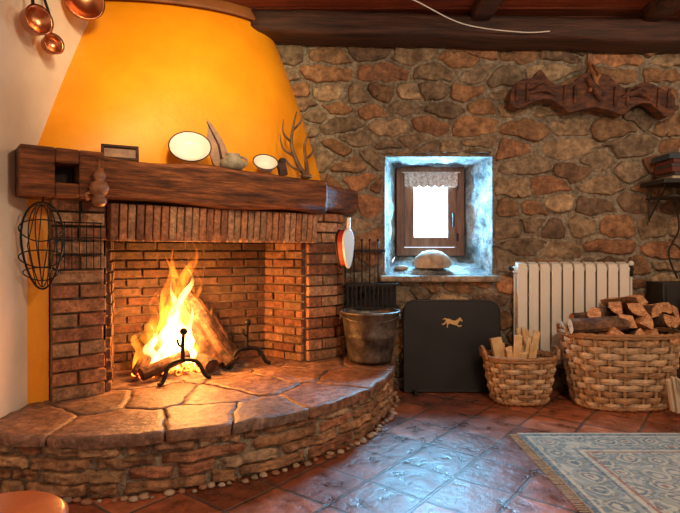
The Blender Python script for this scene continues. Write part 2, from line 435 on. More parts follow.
for i in range(n+1):
    t=i/n;x=.50+.41*t; yy=Y-.075+.008*math.sin(t*50); d=.10+.018*abs(math.sin(t*math.pi*7))
    for j in range(5): vs.append((x,yy,1.60-d*j/4))
for i in range(n):
    for j in range(4):
        k=i*5+j; fs.append((k,k+5,k+6,k+1))
m.add(vs,fs,smooth=True); m.tube([(.48,Y-.075,1.6),(.93,Y-.075,1.6)],.005,6)
m.obj('lace_valance',[lm])

# ------------------------------------------------------------------ fireplace
U=Vector((.788,.616,0));V=Vector((.616,-.788,0));O=Vector((XL,2.49,0))
def W(u,v,z): return O+U*u+V*v+Vector((0,0,z))
FM=Matrix(((U.x,-V.x,0,O.x),(U.y,-V.y,0,O.y),(0,0,1,0),(0,0,0,1)))  # local x=u, y=-v
ZH=.26
FP=empty('fireplace',tuple(W(.9,0,0)))
bpal=[(.54,.26,.13),(.46,.20,.10),(.60,.34,.20),(.37,.165,.09),(.50,.30,.17)]
def bricks(mb,a,b,z0,z1,nrm,h=.060,g=.012,Lb=.2,th=.03,soot=0,stag=True,jit=.006):
    a=Vector(a);b=Vector(b);d=(b-a);Lt=d.length;d.normalize();nrm=Vector(nrm).normalized()
    Rm=Matrix((( d.x,-nrm.x,0),(d.y,-nrm.y,0),(0,0,1)))
    z=z0;row=0
    while z+h*.6<z1:
        hh=min(h,z1-z)
        x=-Lb/2 if (row%2 and stag) else 0
        while x<Lt-.005:
            xs=max(x,0)+g/2;xe=min(x+Lb*R(.96,1.04),Lt)-g/2
            if xe-xs>.015:
                c=random.choice(bpal);f=R(.75,1.2)
                if soot: f*=max(.07,(1-soot*((z-z0)/(z1-z0))**.6))*(.45 if soot>.85 else .75)
                p=a+d*((xs+xe)/2)+nrm*(th/2+R(-jit,jit))+Vector((0,0,z+hh/2))
                mb.box(p,(xe-xs,th,hh),col=tuple(q*f for q in c),rot=Rm@Matrix.Rotation(R(-.012,.012),3,'Y'))
            x=xe+g/2
        z+=hh+g;row+=1
m=MB()
uL0,uL,uR,uR1=.102,.355,1.612,1.865
m.box(((uL0+uL)/2,.12,.75),(uL-uL0-.01,.24,1.0),M=FM,mi=1)
m.box(((uR+uR1)/2,.06,.75),(uR1-uR-.01,.12,1.0),M=FM,mi=1)
m.box(((uL+uR)/2,.06,1.15),(uR1-uL0,.12,.2),M=FM,mi=1)
bricks(m,W(uL0,0,0),W(uL,0,0),ZH,1.25,V,Lb=.25,th=.04,jit=.010)
bricks(m,W(uR,0,0),W(uR1,0,0),ZH,1.25,V,Lb=.24,th=.035)
bricks(m,W(uR1,0,0),Vector((.01,3.75,0)),ZH,1.25,(.95,-.3,0),Lb=.2,th=.03)
u=uL
while u<uR-.01:
    w=.043;c=random.choice(bpal);f=R(.8,1.1)
    m.box((u+w/2,-.055+R(-.004,.004),1.145),(w-.008,.10,.19),M=FM,col=tuple(q*f for q in c),rot=Matrix.Rotation(.10,3,'X')); u+=w
P1,P2,P3,P4=W(uL,0,0),W(.50,-.50,0),W(1.50,-.33,0),W(uR,0,0)
def inward(a,b):
    n=(b-a).cross(Vector((0,0,1))).normalized(); c=W(1.0,-.1,0)
    return n if n.dot(c-(a+b)/2)>0 else -n
for a,b_,so in ((P1,P2,.9),(P2,P3,.95),(P3,P4,.7)):
    nr=inward(a,b_); bricks(m,a,b_,ZH,1.45,nr,soot=so,h=.045,g=.012,Lb=.19)
    vs=[a-nr*.002,b_-nr*.002]; vs=[vs[0]+Vector((0,0,ZH)),vs[1]+Vector((0,0,ZH)),vs[1]+Vector((0,0,1.45)),vs[0]+Vector((0,0,1.45))]
    vs+=[v-nr*.02+nr*.015 for v in vs]
    m.add([v+nr*.010 for v in vs],[(0,1,2,3),(7,6,5,4),(0,4,5,1),(1,5,6,2),(2,6,7,3),(3,7,4,0)],mi=3)
m.add([W(.30,0.0,1.44),W(1.66,0.0,1.44),P3+Vector((0,0,1.44)),P2+Vector((0,0,1.44))],[(0,1,2,3)],mi=2)
m.obj('brickwork',[M_brick,M_bmort,M_soot_shade,M_fmort],FP,bevel=.005,bseg=1)
m=MB(); m.box((.045,.06,.755),(.11,.10,1.0),M=FM); m.obj('plaster_jamb',[M_yellow],FP)
# hood
m=MB();vs=[];fs=[];NA,NZ=48,28
def hood(t,th,ex=0):
    e=t
    a=1.39*(1-e)+.97*e+ex; bb=1.23*(1-e)+.46*e+ex; q=min(1,e*1.5); n=1.13*(1-q)+2.0*q
    k=math.sin(math.pi*t)*.02
    ct,st=math.cos(th),math.sin(th)
    return (XL+(a+k)*abs(ct)**(2/n), YB-(bb+k)*abs(st)**(2/n))
ZT=1.22
for i in range(NZ+1):
    t=i/NZ
    for j in range(NA+1):
        x,y=hood(t,math.pi/2*j/NA); vs.append((x,y,1.44+ZT*t))
for i in range(NZ):
    for j in range(NA): k=i*(NA+1)+j; fs.append((k,k+NA+1,k+NA+2,k+1))
m.add(vs,fs,smooth=True); m.obj('chimney_hood',[M_yellow],FP)
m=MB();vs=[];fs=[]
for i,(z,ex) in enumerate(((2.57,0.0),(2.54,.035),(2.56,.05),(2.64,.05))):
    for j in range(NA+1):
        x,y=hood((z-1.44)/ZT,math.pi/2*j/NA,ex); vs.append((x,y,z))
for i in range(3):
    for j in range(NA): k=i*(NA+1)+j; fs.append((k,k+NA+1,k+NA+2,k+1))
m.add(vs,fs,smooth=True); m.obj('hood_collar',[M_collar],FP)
# mantel beam
m=MB()
loft_beam(m,W(.27,0,1.25),W(1.66,0,1.25),-.14,.195,0,.205,n=60,amp=.030,dv=V,rad=.03)
for (a,b_,c_,d_) in ((-.05,.09,0,.225),(.19,.30,0,.225),(.09,.19,0,.065),(.09,.19,.155,.225)):
    m.box(((a+b_)/2,-.04,1.245+(c_+d_)/2),(b_-a,.36,d_-c_),M=FM)
m.box((.14,.02,1.355),(.1,.2,.1),M=FM,mi=1)  # dark block in the notch: the hole's shade put into colour
loft_beam(m,W(1.63,.07,1.26),(.045,3.735,1.26),-.09,.09,0,.17,n=10,amp=.01,dv=Vector((.95,-.3,0)),seed=3)
m.obj('mantel_beam',[M_beam,M_soot_shade],FP,bevel=.01)
# hearth
out=catmull([(-1.505,2.12,0),(-1.2,2.06,0),(-.906,2.06,0),(-.582,2.16,0),(-.184,2.39,0),(.132,2.74,0),(.316,3.15,0),(.378,3.5,0),(.385,3.74,0)],10)
cum=[0]
for i in range(1,len(out)): cum.append(cum[-1]+(out[i]-out[i-1]).length)
LT=cum[-1]
def cpos(s):
    s=max(0,min(LT-1e-5,s))
    for i in range(len(cum)-1):
        if cum[i+1]>=s:
            t=(s-cum[i])/(cum[i+1]-cum[i]); p=out[i].lerp(out[i+1],t)
            d=(out[min(i+2,len(out)-1)]-out[max(i-1,0)]).normalized(); return p,Vector((d.y,-d.x,0))
m=MB()
core=[cpos(LT*i/60)[0]-cpos(LT*i/60)[1]*.048 for i in range(61)]
vs=[(p.x,p.y,0) for p in core]+[(XL,YB-.03,0)]
n=len(vs); vs+=[(x,y,.252) for x,y,_ in vs]
m.add(vs,[tuple(range(n,2*n))]+[(i,(i+1)%n,(i+1)%n+n,i+n) for i in range(n)],mi=1)
z=.004;row=0
hp=[(.44,.27,.16),(.36,.22,.13),(.48,.33,.20),(.28,.17,.11),(.42,.25,.14),(.46,.36,.26),(.40,.20,.12)]
while z<.20:
    h=[.058,.05,.052,.05][row%4]; s=R(-.1,0)
    while s<LT:
        w=random.choice([R(.08,.15),R(.15,.26),R(.24,.40)]); g=R(.005,.011); a0,a1=max(0,s+g),min(LT,s+w-g)
        if a1-a0>.03:
            dep=R(.024,.042);vs=[];fs=[];nu,nv=16,8;c=random.choice(hp);f=R(.72,1.25);sk=R(-.010,.010);hs=R(.80,.95)
            for i in range(nu+1):
                for j in range(nv+1):
                    A=i/nu*2-1;B=j/nv*2-1
                    p,nr=cpos(a0+(a1-a0)*(A+1)/2)
                    o=-.06+dep*(1-abs(A)**14)**.5*(1-abs(B)**10)**.5+.014*noise.noise(p*22+Vector((0,0,z*30+B)))+.008*noise.noise(p*60+Vector((0,0,B*3)))
                    q=p+nr*o; vs.append((q.x,q.y,z+h*.5+h*.5*B*hs+sk*A*.5+.010*noise.noise(p*14+Vector((0,0,z*9)))))
            for i in range(nu):
                for j in range(nv): k=i*(nv+1)+j; fs.append((k,k+nv+1,k+nv+2,k+1))
            m.add(vs,fs,tuple(q*f for q in c),0,True)
        s+=w
    z+=h;row+=1
bd=[(p.x,p.y) for p in out[::2]]+[(XL,YB-.03)]
sp=[];s=.1
while s<LT:
    p,nr=cpos(s); q=p-nr*R(.10,.22); sp.append((q.x,q.y)); s+=R(.2,.48)
for i in range(6):
    p,nr=cpos(LT*(i+R(.4,.9))/6.6); q=p-nr*R(.40,.55); sp.append((q.x,q.y))
for q in [(-1.15,3.0),(-.8,3.2),(-.5,3.5),(-1.2,3.4),(-.2,3.45),(-.9,3.6)]: sp.append(q)
for poly in voronoi(sp,bd,1,22):
    if len(poly)<3: continue
    cx,cy,A=centroid(poly)
    if A<.002: continue
    k=1-R(.004,.008)/math.sqrt(A/math.pi)
    pl=resample(poly,.03)
    pl=[(cx+(a-cx)*k+.020*noise.noise((a*12,b_*12,0)),cy+(b_-cy)*k+.020*noise.noise((a*12,b_*12,5))) for a,b_ in pl]
    n=len(pl);vs=[];fs=[];c=random.choice([(.30,.19,.14),(.25,.175,.135),(.36,.22,.15),(.27,.20,.165),(.33,.185,.12)]);f=R(.85,1.15);zo=R(-.003,.004)
    for sc,zz in ((.985,.215),(1,.235),(1,.254),(.985,.26),(.85,.26),(.6,.26),(.3,.26)):
        for a,b_ in pl:
            xx,yy=cx+(a-cx)*sc,cy+(b_-cy)*sc
            vs.append((xx,yy,zz+zo+(.007*noise.noise((xx*7,yy*7,2))+.004*noise.noise((xx*20,yy*20,2)) if zz>.24 else 0)))
    vs.append((cx,cy,.26+zo))
    for i in range(6):
        for j in range(n): j2=(j+1)%n; fs.append((i*n+j,i*n+j2,(i+1)*n+j2,(i+1)*n+j))
    for j in range(n): fs.append((6*n+j,6*n+(j+1)%n,7*n))
    m.add(vs,fs,tuple(q*f for q in c),2,True)
m.obj('hearth',[M_hstone,M_mortar,M_slab],FP)
m=MB();s=.05
while s<LT-.1:
    p,nr=cpos(s);r=R(.010,.020);q=p+nr*(R(-.015,.012))
    c=random.choice([(.42,.30,.2),(.34,.17,.10),(.5,.40,.3),(.28,.22,.16)])
    m.ball((q.x,q.y,r*.45),(r*R(.9,1.3),r,r*.6),c,nz=.3,seg=10); s+=R(.03,.07)
m.obj('pebble_border',[M_peb])

# ------------------------------------------------------------------ fire
def log(mb,a,b,r,bark=0,cut=1,seg=10,wedge=False,seed=0,taper=.95,ang=None):
    a=Vector(a);b=Vector(b);t=(b-a).normalized()
    up=Vector((0,0,1)) if abs(t.z)<.9 else Vector((1,0,0));u=(up-t*up.dot(t)).normalized();w=t.cross(u)
    if ang is None: ang=R(0,6.28)
    prof=[]
    if wedge:
        sp_=R(1.2,2.4)
        prof=[(0,0)]+[(math.cos(ang+sp_*i/5)*r*1.4,math.sin(ang+sp_*i/5)*r*1.4) for i in range(6)]
        cx=sum(p[0] for p in prof)/7;cy=sum(p[1] for p in prof)/7;prof=[(p[0]-cx,p[1]-cy) for p in prof]
    else:
        for i in range(seg):
            q=1+.16*noise.noise((math.cos(i)*2+seed,i*.7,r*30)); th=2*math.pi*i/seg; prof.append((math.cos(th)*r*q,math.sin(th)*r*q))
    n=len(prof);st=7;vs=[]
    for i in range(st):
        f=i/(st-1);c=a.lerp(b,f)+(u*noise.noise((f*2,seed,1))+w*noise.noise((f*2,seed,8)))*r*.4
        k=1+(taper-1)*f
        for x,y in prof: vs.append(c+(u*x+w*y)*k*(1+.08*noise.noise((f*7,x*30,y*30+seed))))
    for i in range(st-1):
        for j in range(n):
            j2=(j+1)%n
            is_cut = wedge and (j==0 or j2==0)
            mb.add([vs[i*n+j],vs[i*n+j2],vs[(i+1)*n+j2],vs[(i+1)*n+j]],[(0,1,2,3)],mi=cut if is_cut else bark,smooth=False)
    mb.add(vs[:n],[tuple(range(n))[::-1]],mi=cut);mb.add(vs[-n:],[tuple(range(n))],mi=cut)
LF=empty('log_fire',tuple(W(.83,-.25,ZH)))
Mc=mat('charred_log',(.02,.010,.007),(.20,.09,.045),10,.9,.9,speck=20)
m=MB()
fz=ZH
log(m,W(.58,-.28,fz+.09),W(1.16,-.20,fz+.10),.05,seed=1)
log(m,W(.66,-.10,fz+.05),W(1.05,-.40,fz+.06),.045,seed=2)
log(m,W(1.02,-.06,fz+.04),W(.86,-.30,fz+.42),.042,seed=3)
log(m,W(1.14,-.12,fz+.04),W(.90,-.28,fz+.46),.048,seed=4)
log(m,W(1.20,-.18,fz+.04),W(1.00,-.28,fz+.38),.040,seed=5)
log(m,W(.68,-.36,fz+.18),W(1.14,-.28,fz+.17),.045,seed=6)
log(m,W(.56,-.14,fz+.04),W(.80,-.30,fz+.28),.034,seed=7)
log(m,W(.95,.0,fz+.05),W(.92,-.34,fz+.12),.045,seed=8)
log(m,W(1.08,-.02,fz+.05),W(.95,-.24,fz+.32),.038,seed=9)
log(m,W(.56,-.06,fz+.05),W(.84,-.10,fz+.12),.038,seed=10)
m.obj('burning_logs',[Mc,Mc],LF)
m=MB()
for i in range(90):
    a=R(0,6.28);rr=R(0,1)**.7
    p=W(.80+.26*rr*math.cos(a),-.18+.17*rr*math.sin(a),fz+R(.012,.06))
    m.ball(p,(R(.012,.026),R(.012,.026),R(.01,.02)),nz=.4,seg=8)
m.obj('ember_pile',[M_ember],LF)
m=MB()
prof=[(.0,.035),(.12,.032),(.22,.022),(.32,.008),(.36,.0)]
m.lathe(prof[::-1],M=Matrix.Translation(W(.88,-.20,ZH-.0))@Matrix.Rotation(math.atan2(U.y,U.x),4,'Z'),sx=1.15,sy=.6)
m.obj('ash_bed',[M_ash],LF)
def flame(mb,base,top,r,seed,bend=.08):
    base=Vector(base);top=Vector(top);pts=[];rad=[];n=26
    for i in range(n+1):
        t=i/n;p=base.lerp(top,t)
        p+=Vector((noise.noise((t*3.2,seed,0)),noise.noise((t*3.2,seed,5)),0))*bend*t*2
        pts.append(p); rad.append(max(.0008,r*(math.sin(math.pi*min(1,(t+.12)/1.12)**.62))*(1-t)**.40*(1+.35*noise.noise((t*6,seed,3)))))
    mb.tube(pts,rad,12)
m=MB()
F=lambda u,v,z:W(u,v,ZH+z*.94)
for k,(u,v,h,r,tu) in enumerate([(.78,-.24,.92,.085,.92),(.86,-.27,.84,.080,.88),(.72,-.22,.70,.075,.80),(.92,-.28,.74,.065,.95),(.66,-.20,.52,.06,.68),(.98,-.26,.46,.045,1.0),(.82,-.14,.66,.07,.84),(.80,-.34,.80,.07,.80),(.60,-.18,.34,.05,.60),(.89,-.16,.42,.055,.91),(.76,-.12,.36,.06,.72),(.87,-.22,.72,.04,.99),(.72,-.24,.86,.035,.86),(.64,-.22,.62,.03,.72)]):
    flame(m,F(u,v,.03),F(tu,v,h),r,k*3.7+1)
m.obj('flames',[M_fl1],LF)
m=MB()
for k,(u,v,h,r,tu) in enumerate([(.79,-.24,.72,.058,.89),(.86,-.26,.62,.055,.87),(.73,-.21,.52,.05,.78),(.91,-.27,.46,.042,.93),(.67,-.19,.34,.045,.68),(.82,-.14,.46,.05,.82),(.76,-.12,.24,.05,.75),(.87,-.15,.28,.045,.89)]):
    flame(m,F(u,v,.03),F(tu,v,h),r,k*3.7+1)
m.obj('flame_cores',[M_fl2],LF)

def andiron(u,v,name,h=.27,yaw=0):
    m=MB()
    ca,sa=math.cos(yaw),math.sin(yaw)
    B=lambda du,dv,z:W(u+du*ca-dv*sa,v+dv*ca+du*sa,ZH+z)
    m.tube(catmull([B(-.15,.04,.010),B(-.12,.03,.025),B(-.08,.01,.10),B(0,0,.12),B(.08,.01,.10),B(.12,.03,.025),B(.15,.04,.010)],6),.012,8)
    m.tube([B(0,0,.11),B(0,0,h*.8),B(0,.012,h)],[.012,.011,.009],8)
    m.ball(B(0,.014,h+.012),.022)
    m.tube(catmull([B(0,0,.12),B(0,-.06,.10),B(0,-.18,.10),B(0,-.21,.09),B(0,-.22,.012)],6),.012,8)
    m.tube(catmull([B(0,.005,h*.72),B(-.03,.02,h*.78),B(-.04,.02,h*.9)],5),[.007]*11,6)
    m.obj(name,[M_iron])
andiron(.76,.03,'andiron'); andiron(1.22,-.08,'andiron')

# ------------------------------------------------------------------ bucket
m=MB();T=Matrix.Translation((.2,3.45,ZH+.010))
m.lathe([(0,.006),(.135,.006),(.14,0),(.143,.02),(.146,.03),(.165,.16),(.169,.165),(.168,.175),(.188,.31),(.198,.315),(.20,.325),(.196,.332),(.186,.33),(.183,.30),(.165,.17),(.14,.03),(0,.03)],M=T,seg=48)
m.lathe([(0,.17),(.1,.165),(.162,.16)],M=T,mi=1)
for sgn in(-1,1): m.box((.2+sgn*.196,3.45,ZH+.31),(.012,.05,.05))
hp_=[(.2+.196*math.cos(a),3.45-.19*math.sin(a)*.93,ZH+.325-.045*math.sin(a)) for a in [math.pi*i/20 for i in range(21)]]
m.tube(hp_,.005,6)
m.obj('metal_bucket',[M_zinc,M_ash])

# ------------------------------------------------------------------ fire screen with horse
m=MB();w,h,r=.335,.63,.085;ol=[(-w,0),(w,0)]
for i in range(9): a=math.pi/2*i/8; ol.append((w-r+r*math.cos(a),h-r+r*math.sin(a)))
for i in range(9): a=math.pi/2+math.pi/2*i/8; ol.append((-w+r+r*math.cos(a),h-r+r*math.sin(a)))
T=Matrix.Translation((.785,3.64,.012))@Matrix.Rotation(-.04,4,'X')
m.prism(ol,.015,M=T)
m.tube([(x,0,z) for x,z in ol],.010,8,M=T,closed=True)
horse=[(-.062,.012),(-.05,.022),(-.036,.02),(-.022,.024),(0,.018),(.02,.022),(.032,.038),(.04,.05),(.046,.046),(.058,.036),(.064,.028),(.058,.024),(.046,.03),(.04,.014),(.034,.002),(.05,-.004),(.062,.004),(.066,-.002),(.05,-.014),(.03,-.008),(.02,-.008),(0,-.008),(-.014,-.006),(-.022,-.018),(-.018,-.036),(-.026,-.038),(-.03,-.018),(-.034,-.004),(-.044,-.02),(-.058,-.028),(-.062,-.022),(-.048,-.010),(-.042,.008),(-.05,.012),(-.06,.004)]
m.prism(horse,.008,M=T@Matrix.Translation((.0,-.012,.475))@Matrix.Rotation(.25,4,'Y')@Matrix.Scale(1.1,4),mi=1)
for x in(-.26,.26): m.box((.785+x,3.62,.014),(.03,.12,.02))
m.obj('fire_screen',[M_black,M_gold],bevel=.002,bseg=1)

# ------------------------------------------------------------------ radiator
m=MB();n=10;x0=1.225;pw=.0785;zb_,zt=.20,.915;yc=3.645
for i in range(n):
    x=x0+pw*(i+.5)
    m.box((x,yc-.042,(zb_+zt)/2-.01),(pw-.012,.010,zt-zb_-.04))
    m.box((x,yc,(zb_+zt)/2),(.010,.085,zt-zb_-.05))
    m.box((x,yc+.042,(zb_+zt)/2-.01),(pw-.012,.008,zt-zb_-.06))
    m.box((x,yc-.01,zt-.018),(pw-.016,.06,.028),rot=Matrix.Rotation(.25,3,'X'))
    m.box((x,yc-.02,(zb_+zt)/2),(.03,.05,zt-zb_-.12))
for z in (zb_+.06,zt-.05): m.tube([(x0-.01,yc,z),(x0+n*pw+.01,yc,z)],.022,12)
e=x0+n*pw
m.tube([(e,yc,zt-.05),(e+.045,yc,zt-.05)],.013,10,mi=1);m.tube([(e+.03,yc,zt-.10),(e+.03,yc,zt-.02)],.014,10,mi=1)
m.ball((e+.03,yc,zt-.01),.02,mi=0)
m.tube(catmull([(e+.03,yc,zt-.06),(e+.03,yc,.4),(e+.03,yc,.005)],5),.009,8,mi=0)
m.tube([(x0-.01,yc,zt-.05),(x0-.035,yc,zt-.05)],.012,10,mi=1);m.ball((x0-.035,yc,zt-.04),.014,mi=1)
for x in(x0+.1,e-.1): m.box((x,3.70,zt-.09),(.03,.05,.02))
m.obj('radiator',[M_rad,M_iron],bevel=.004)

# ------------------------------------------------------------------ wicker baskets
def basket(cx,cy,rx0,ry0,rx1,ry1,h,ns,rows,name):
    m=MB();seg=ns*6
    def ep(a,t,off):
        rx=rx0+(rx1-rx0)*t**.8+off;ry=ry0+(ry1-ry0)*t**.8+off
        n=2.5
        c,s=math.cos(a),math.sin(a)
        return (cx+rx*math.copysign(abs(c)**(2/n),c),cy+ry*math.copysign(abs(s)**(2/n),s))
    for k in range(rows):
        za=.015+(h-.03)*k/rows;zb=za+(h-.03)/rows*.93
        col=random.choice([(.54,.34,.18),(.64,.44,.26),(.42,.25,.13),(.68,.51,.33)])
        vs=[];fs=[]
        for i in range(seg):
            a=2*math.pi*i/seg;o=.012*math.sin(a*ns/2+math.pi*k)
            for (z,oo) in ((za,.001),((za+zb)/2,.006),(zb,.001),(zb,-.004),(za,-.004)):
                x,y=ep(a,z/h,o+oo);vs.append((x,y,z+.004*noise.noise((a*2,k,0))))
        for i in range(seg):
            i2=(i+1)%seg
            for j in range(5): j2=(j+1)%5; fs.append((i*5+j,i2*5+j,i2*5+j2,i*5+j2))
        for f in fs:
            i=f[0]//5; q=.75+.5*abs(noise.noise((i//6*1.3,k*2.1,0)))+.15*math.sin(i*6.28/12+math.pi*k)
            m.add([vs[f[0]],vs[f[1]],vs[f[2]],vs[f[3]]],[(0,1,2,3)],tuple(c*q for c in col),0,False)
    for i in range(ns):
        a=2*math.pi*(i+.5)/ns;pts_=[]
        for j in range(rows*2+1):
            t=j/(rows*2);x,y=ep(a,t,0);pts_.append((x,y,.008+(h-.01)*t))
        m.tube(pts_,.011,6,(.46,.29,.15),flat=.5)
    for (z,r,o) in ((h,.014,0),(h+.014,.012,.004),(.014,.012,0)):
        rp=[]
        for i in range(96):
            a=2*math.pi*i/96;x,y=ep(a,z/h if z>.1 else 0,o+.003*math.sin(a*30));rp.append((x,y,z+.003*math.cos(a*30)))
        m.tube(rp,r,8,(.40,.22,.10),closed=True)
    vs=[ (*ep(2*math.pi*i/40,.0,-.01),.02) for i in range(40)];m.add(vs,[tuple(range(40))],(.3,.2,.1))
    for sg in (-1,1):
        ex=cx+sg*(rx1+.005)
        m.tube(catmull([(ex,cy-.07,h),(ex+sg*.012,cy-.05,h+.05),(ex+sg*.015,cy,h+.07),(ex+sg*.012,cy+.05,h+.05),(ex,cy+.07,h)],6),.011,8,(.42,.24,.12))
    return m.obj(name,[M_wick])
basket(1.81,3.37,.275,.165,.36,.205,.46,24,11,'wicker_basket')
basket(1.185,3.44,.165,.115,.225,.15,.29,18,8,'wicker_basket')
m=MB()
bx,by=1.81,3.37
log(m,(bx-.36,by-.10,.52),(bx-.02,by-.13,.545),.048,seed=1)
log(m,(bx-.28,by+.06,.53),(bx+.06,by+.06,.56),.05,seed=2)
k=0
for (x,y,z,r,dx,w,an) in [(-.12,-.12,.455,.055,.02,1,2.2),(.0,-.12,.46,.055,.05,1,4.),(.12,-.12,.46,.055,-.05,1,1.),(.24,-.10,.46,.052,-.05,1,5.),(-.04,-.08,.55,.055,.10,1,2.8),(.09,-.11,.545,.058,.03,1,.8),(.20,-.10,.555,.055,-.03,1,3.6),(.29,-.05,.53,.050,-.08,1,1.8),(.04,-.05,.62,.055,.10,1,2.6),(.15,-.07,.62,.052,-.05,1,4.6),(.25,-.05,.615,.050,-.1,1,2.2),(-.08,-.02,.62,.05,.15,1,3.0),(.10,.0,.665,.042,-.08,1,2.4),(.31,.0,.60,.045,-.1,1,3.),(-.2,.0,.59,.042,.2,0,0)]:
    k+=1
    a=Vector((bx+x,by+y-.08,z+.01));b_=Vector((bx+x*.8+dx,by+y+.18,z-.03))
    log(m,a,b_,r,wedge=bool(w),seed=k*2.3,ang=an)
for i in range(6):
    log(m,(bx-.17+.07*i,by-.03+.05*(i%2),.03),(bx-.2+.08*i,by-.02,.44),.045,seed=i)
m.obj('firewood_logs',[M_bark,M_cut])
m=MB()
for i in range(20):
    x=1.185+R(-.15,.15);y=3.44+R(-.08,.08);hh=R(.30,.46)
    rt=Matrix.Rotation(R(-.35,.35),3,'Y')@Matrix.Rotation(R(-.25,.25),3,'X')
    if i<3: sz=(.07,.05,hh)
    else: sz=(R(.015,.05),R(.01,.03),hh)
    m.box((1.185+(x-1.185)*.8,y,.035+hh/2),sz,rot=rt)
m.obj('kindling_wood',[M_pale],bevel=.003,bseg=1)
m=MB()
for i in range(9):
    m.box((1.955+.026*i+R(-.01,.01),3.08+R(-.03,.03),.140),(.016,.028,.27+R(-.08,.0)),rot=Matrix.Rotation(R(-.22,.05),3,'Y')@Matrix.Rotation(R(-.1,.1),3,'X'))
m.obj('pale_stick_bundle',[mat('pale_sticks',(.50,.40,.28),(.70,.60,.46),12,.7,.2)],bevel=.003,bseg=1)

# ------------------------------------------------------------------ ox yoke
yk=[(-.575,.0),(-.51,.075),(-.42,.088),(-.375,.16),(-.33,.10),(-.27,.05),(-.19,.045),(-.12,.085),(-.07,.14),(.095,.14),(.142,.09),(.21,.045),(.28,.05),(.33,.09),(.405,.085),(.476,.05),(.568,.01),(.58,-.12),(.51,-.15),(.455,-.10),(.40,-.055),(.33,-.055),(.27,-.09),(.22,-.145),(.128,-.12),(.014,-.095),(-.092,-.12),(-.165,-.145),(-.23,-.09),(-.29,-.055),(-.36,-.055),(-.43,-.08),(-.50,-.13),(-.575,-.11)]
m=MB();T=Matrix.Translation((1.76,3.655,2.09))@Matrix.Rotation(.04,4,'Y')
m.prism(chaikin(yk,.18),.09,M=T)
for x in(-.36,.30):
    m.tube([(x-.10,-.035,-.02),(x,-.06,.02),(x+.10,-.035,-.02)],[.018,.032,.018],10,M=T)
for x in(-.53,-.46,-.20,-.13,.15,.235,.45,.52): m.tube([(x,-.048,-.08),(x,-.056,.045)],[.012,.012],8,M=T)
m.tube([(-.05,-.055,.10),(.0,-.07,.02),(.05,-.055,-.05)],[.02,.03,.02],10,M=T)
m.tube([(-.02,.02,.24),(-.01,-.06,.12),(.02,-.07,.02)],[.012,.016,.014],8,mi=1,M=T)
m.tube([(.02,.02,.22),(.03,-.06,.12),(-.04,-.07,.0)],[.012,.014,.012],8,mi=1,M=T)
m.box((0,.03,.20),(.035,.02,.20),M=T,mi=1)
m.obj('ox_yoke',[M_yoke,M_brown],bevel=.012)

# ------------------------------------------------------------------ mantel items
ZM=1.458
m=MB();T=Matrix.Translation(W(.41,.08,ZM+.003))@Matrix.Rotation(.45,4,'Z')@Matrix.Rotation(-.25,4,'X')
for (x,z,w_,h_) in((0,.006,.18,.014),(0,.074,.18,.014),(-.083,.04,.014,.08),(.083,.04,.014,.08)): m.box((x,0,z),(w_,.03,h_),M=T)
m.box((0,.006,.04),(.16,.012,.06),M=T,mi=1)
m.obj('wooden_frame',[M_dbeam,M_brown],bevel=.003)
def dish(u,v,r,name,tilt,yaw=.2,dp=1.0):
    m=MB();T=Matrix.Translation(W(u,v,ZM+r*math.sin(tilt)+.012))@Matrix.Rotation(yaw,4,'Z')@Matrix.Rotation(tilt,4,'X')
    m.lathe([(0,-.022*dp),(r*.5,-.022*dp),(r*.66,-.016*dp),(r*.78,.0),(r*.97,.010),(r,.014)],M=T,seg=40)
    m.lathe([(0,-.026*dp),(r*.5,-.026*dp),(r*.68,-.020*dp),(r*.80,-.005),(r,.010)],M=T,seg=40)
    m.tube([(r*math.cos(a),r*math.sin(a),.012) for a in [2*math.pi*i/40 for i in range(40)]],.0035,6,mi=1,M=T,closed=True)
    m.obj(name,[M_ceram,M_dbeam])
dish(.765,.125,.112,'enamel_dish',.98,.3,1.5); dish(1.235,.13,.075,'enamel_dish',.80,.3,1.5)
m=MB();b0=W(1.02,.125,ZM)
# squat rustic jug
m.lathe([(.03,.0),(.055,.004),(.075,.03),(.07,.055),(.045,.075),(.038,.085),(.044,.095),(.036,.094),(.032,.08)],M=Matrix.Translation(b0+Vector((0,0,.004))),seg=28)
m.lathe([(0,0),(.03,0)],M=Matrix.Translation(b0+Vector((0,0,.004))),seg=28)
hx=U*1
m.tube(catmull([b0+hx*.04+Vector((0,0,.09)),b0+hx*.085+Vector((0,0,.08)),b0+hx*.09+Vector((0,0,.05)),b0+hx*.07+Vector((0,0,.03))],5),.007,8)
m.obj('stoneware_jug',[mat('stoneware',(.20,.17,.12),(.42,.36,.26),20,.6,.4)])
m=MB();pr=[(-.0,0),(.05,.03),(.062,.09),(.045,.16),(.01,.24),(-.035,.31),(-.05,.325),(-.048,.27),(-.055,.18),(-.045,.09),(-.03,.03)]
T=Matrix.Translation(W(.985,.03,ZM+.012))@Matrix.Rotation(.35,4,'Z')@Matrix.Rotation(-.06,4,'X')@Matrix.Rotation(-.12,4,'Y')
m.prism(chaikin(pr),.022,M=T)
m.tube([(.02,-.014,.03),(.01,-.016,.15),(-.04,-.014,.29)],[.008,.006,.003],6,M=T,mi=1)
m.obj('carved_wooden_leaf',[M_brown,M_dbeam],bevel=.008)
m=MB();m.box(W(1.36,.12,ZM+.045),(.055,.04,.085),rot=Matrix.Rotation(.3,3,'Z')@Matrix.Rotation(-.2,3,'Y'))
m.ball(W(1.36,.12,ZM+.095),(.026,.022,.02))
m.obj('wooden_figurine',[M_dbeam],bevel=.008)
m=MB();c0=W(1.52,.09,ZM+.018)
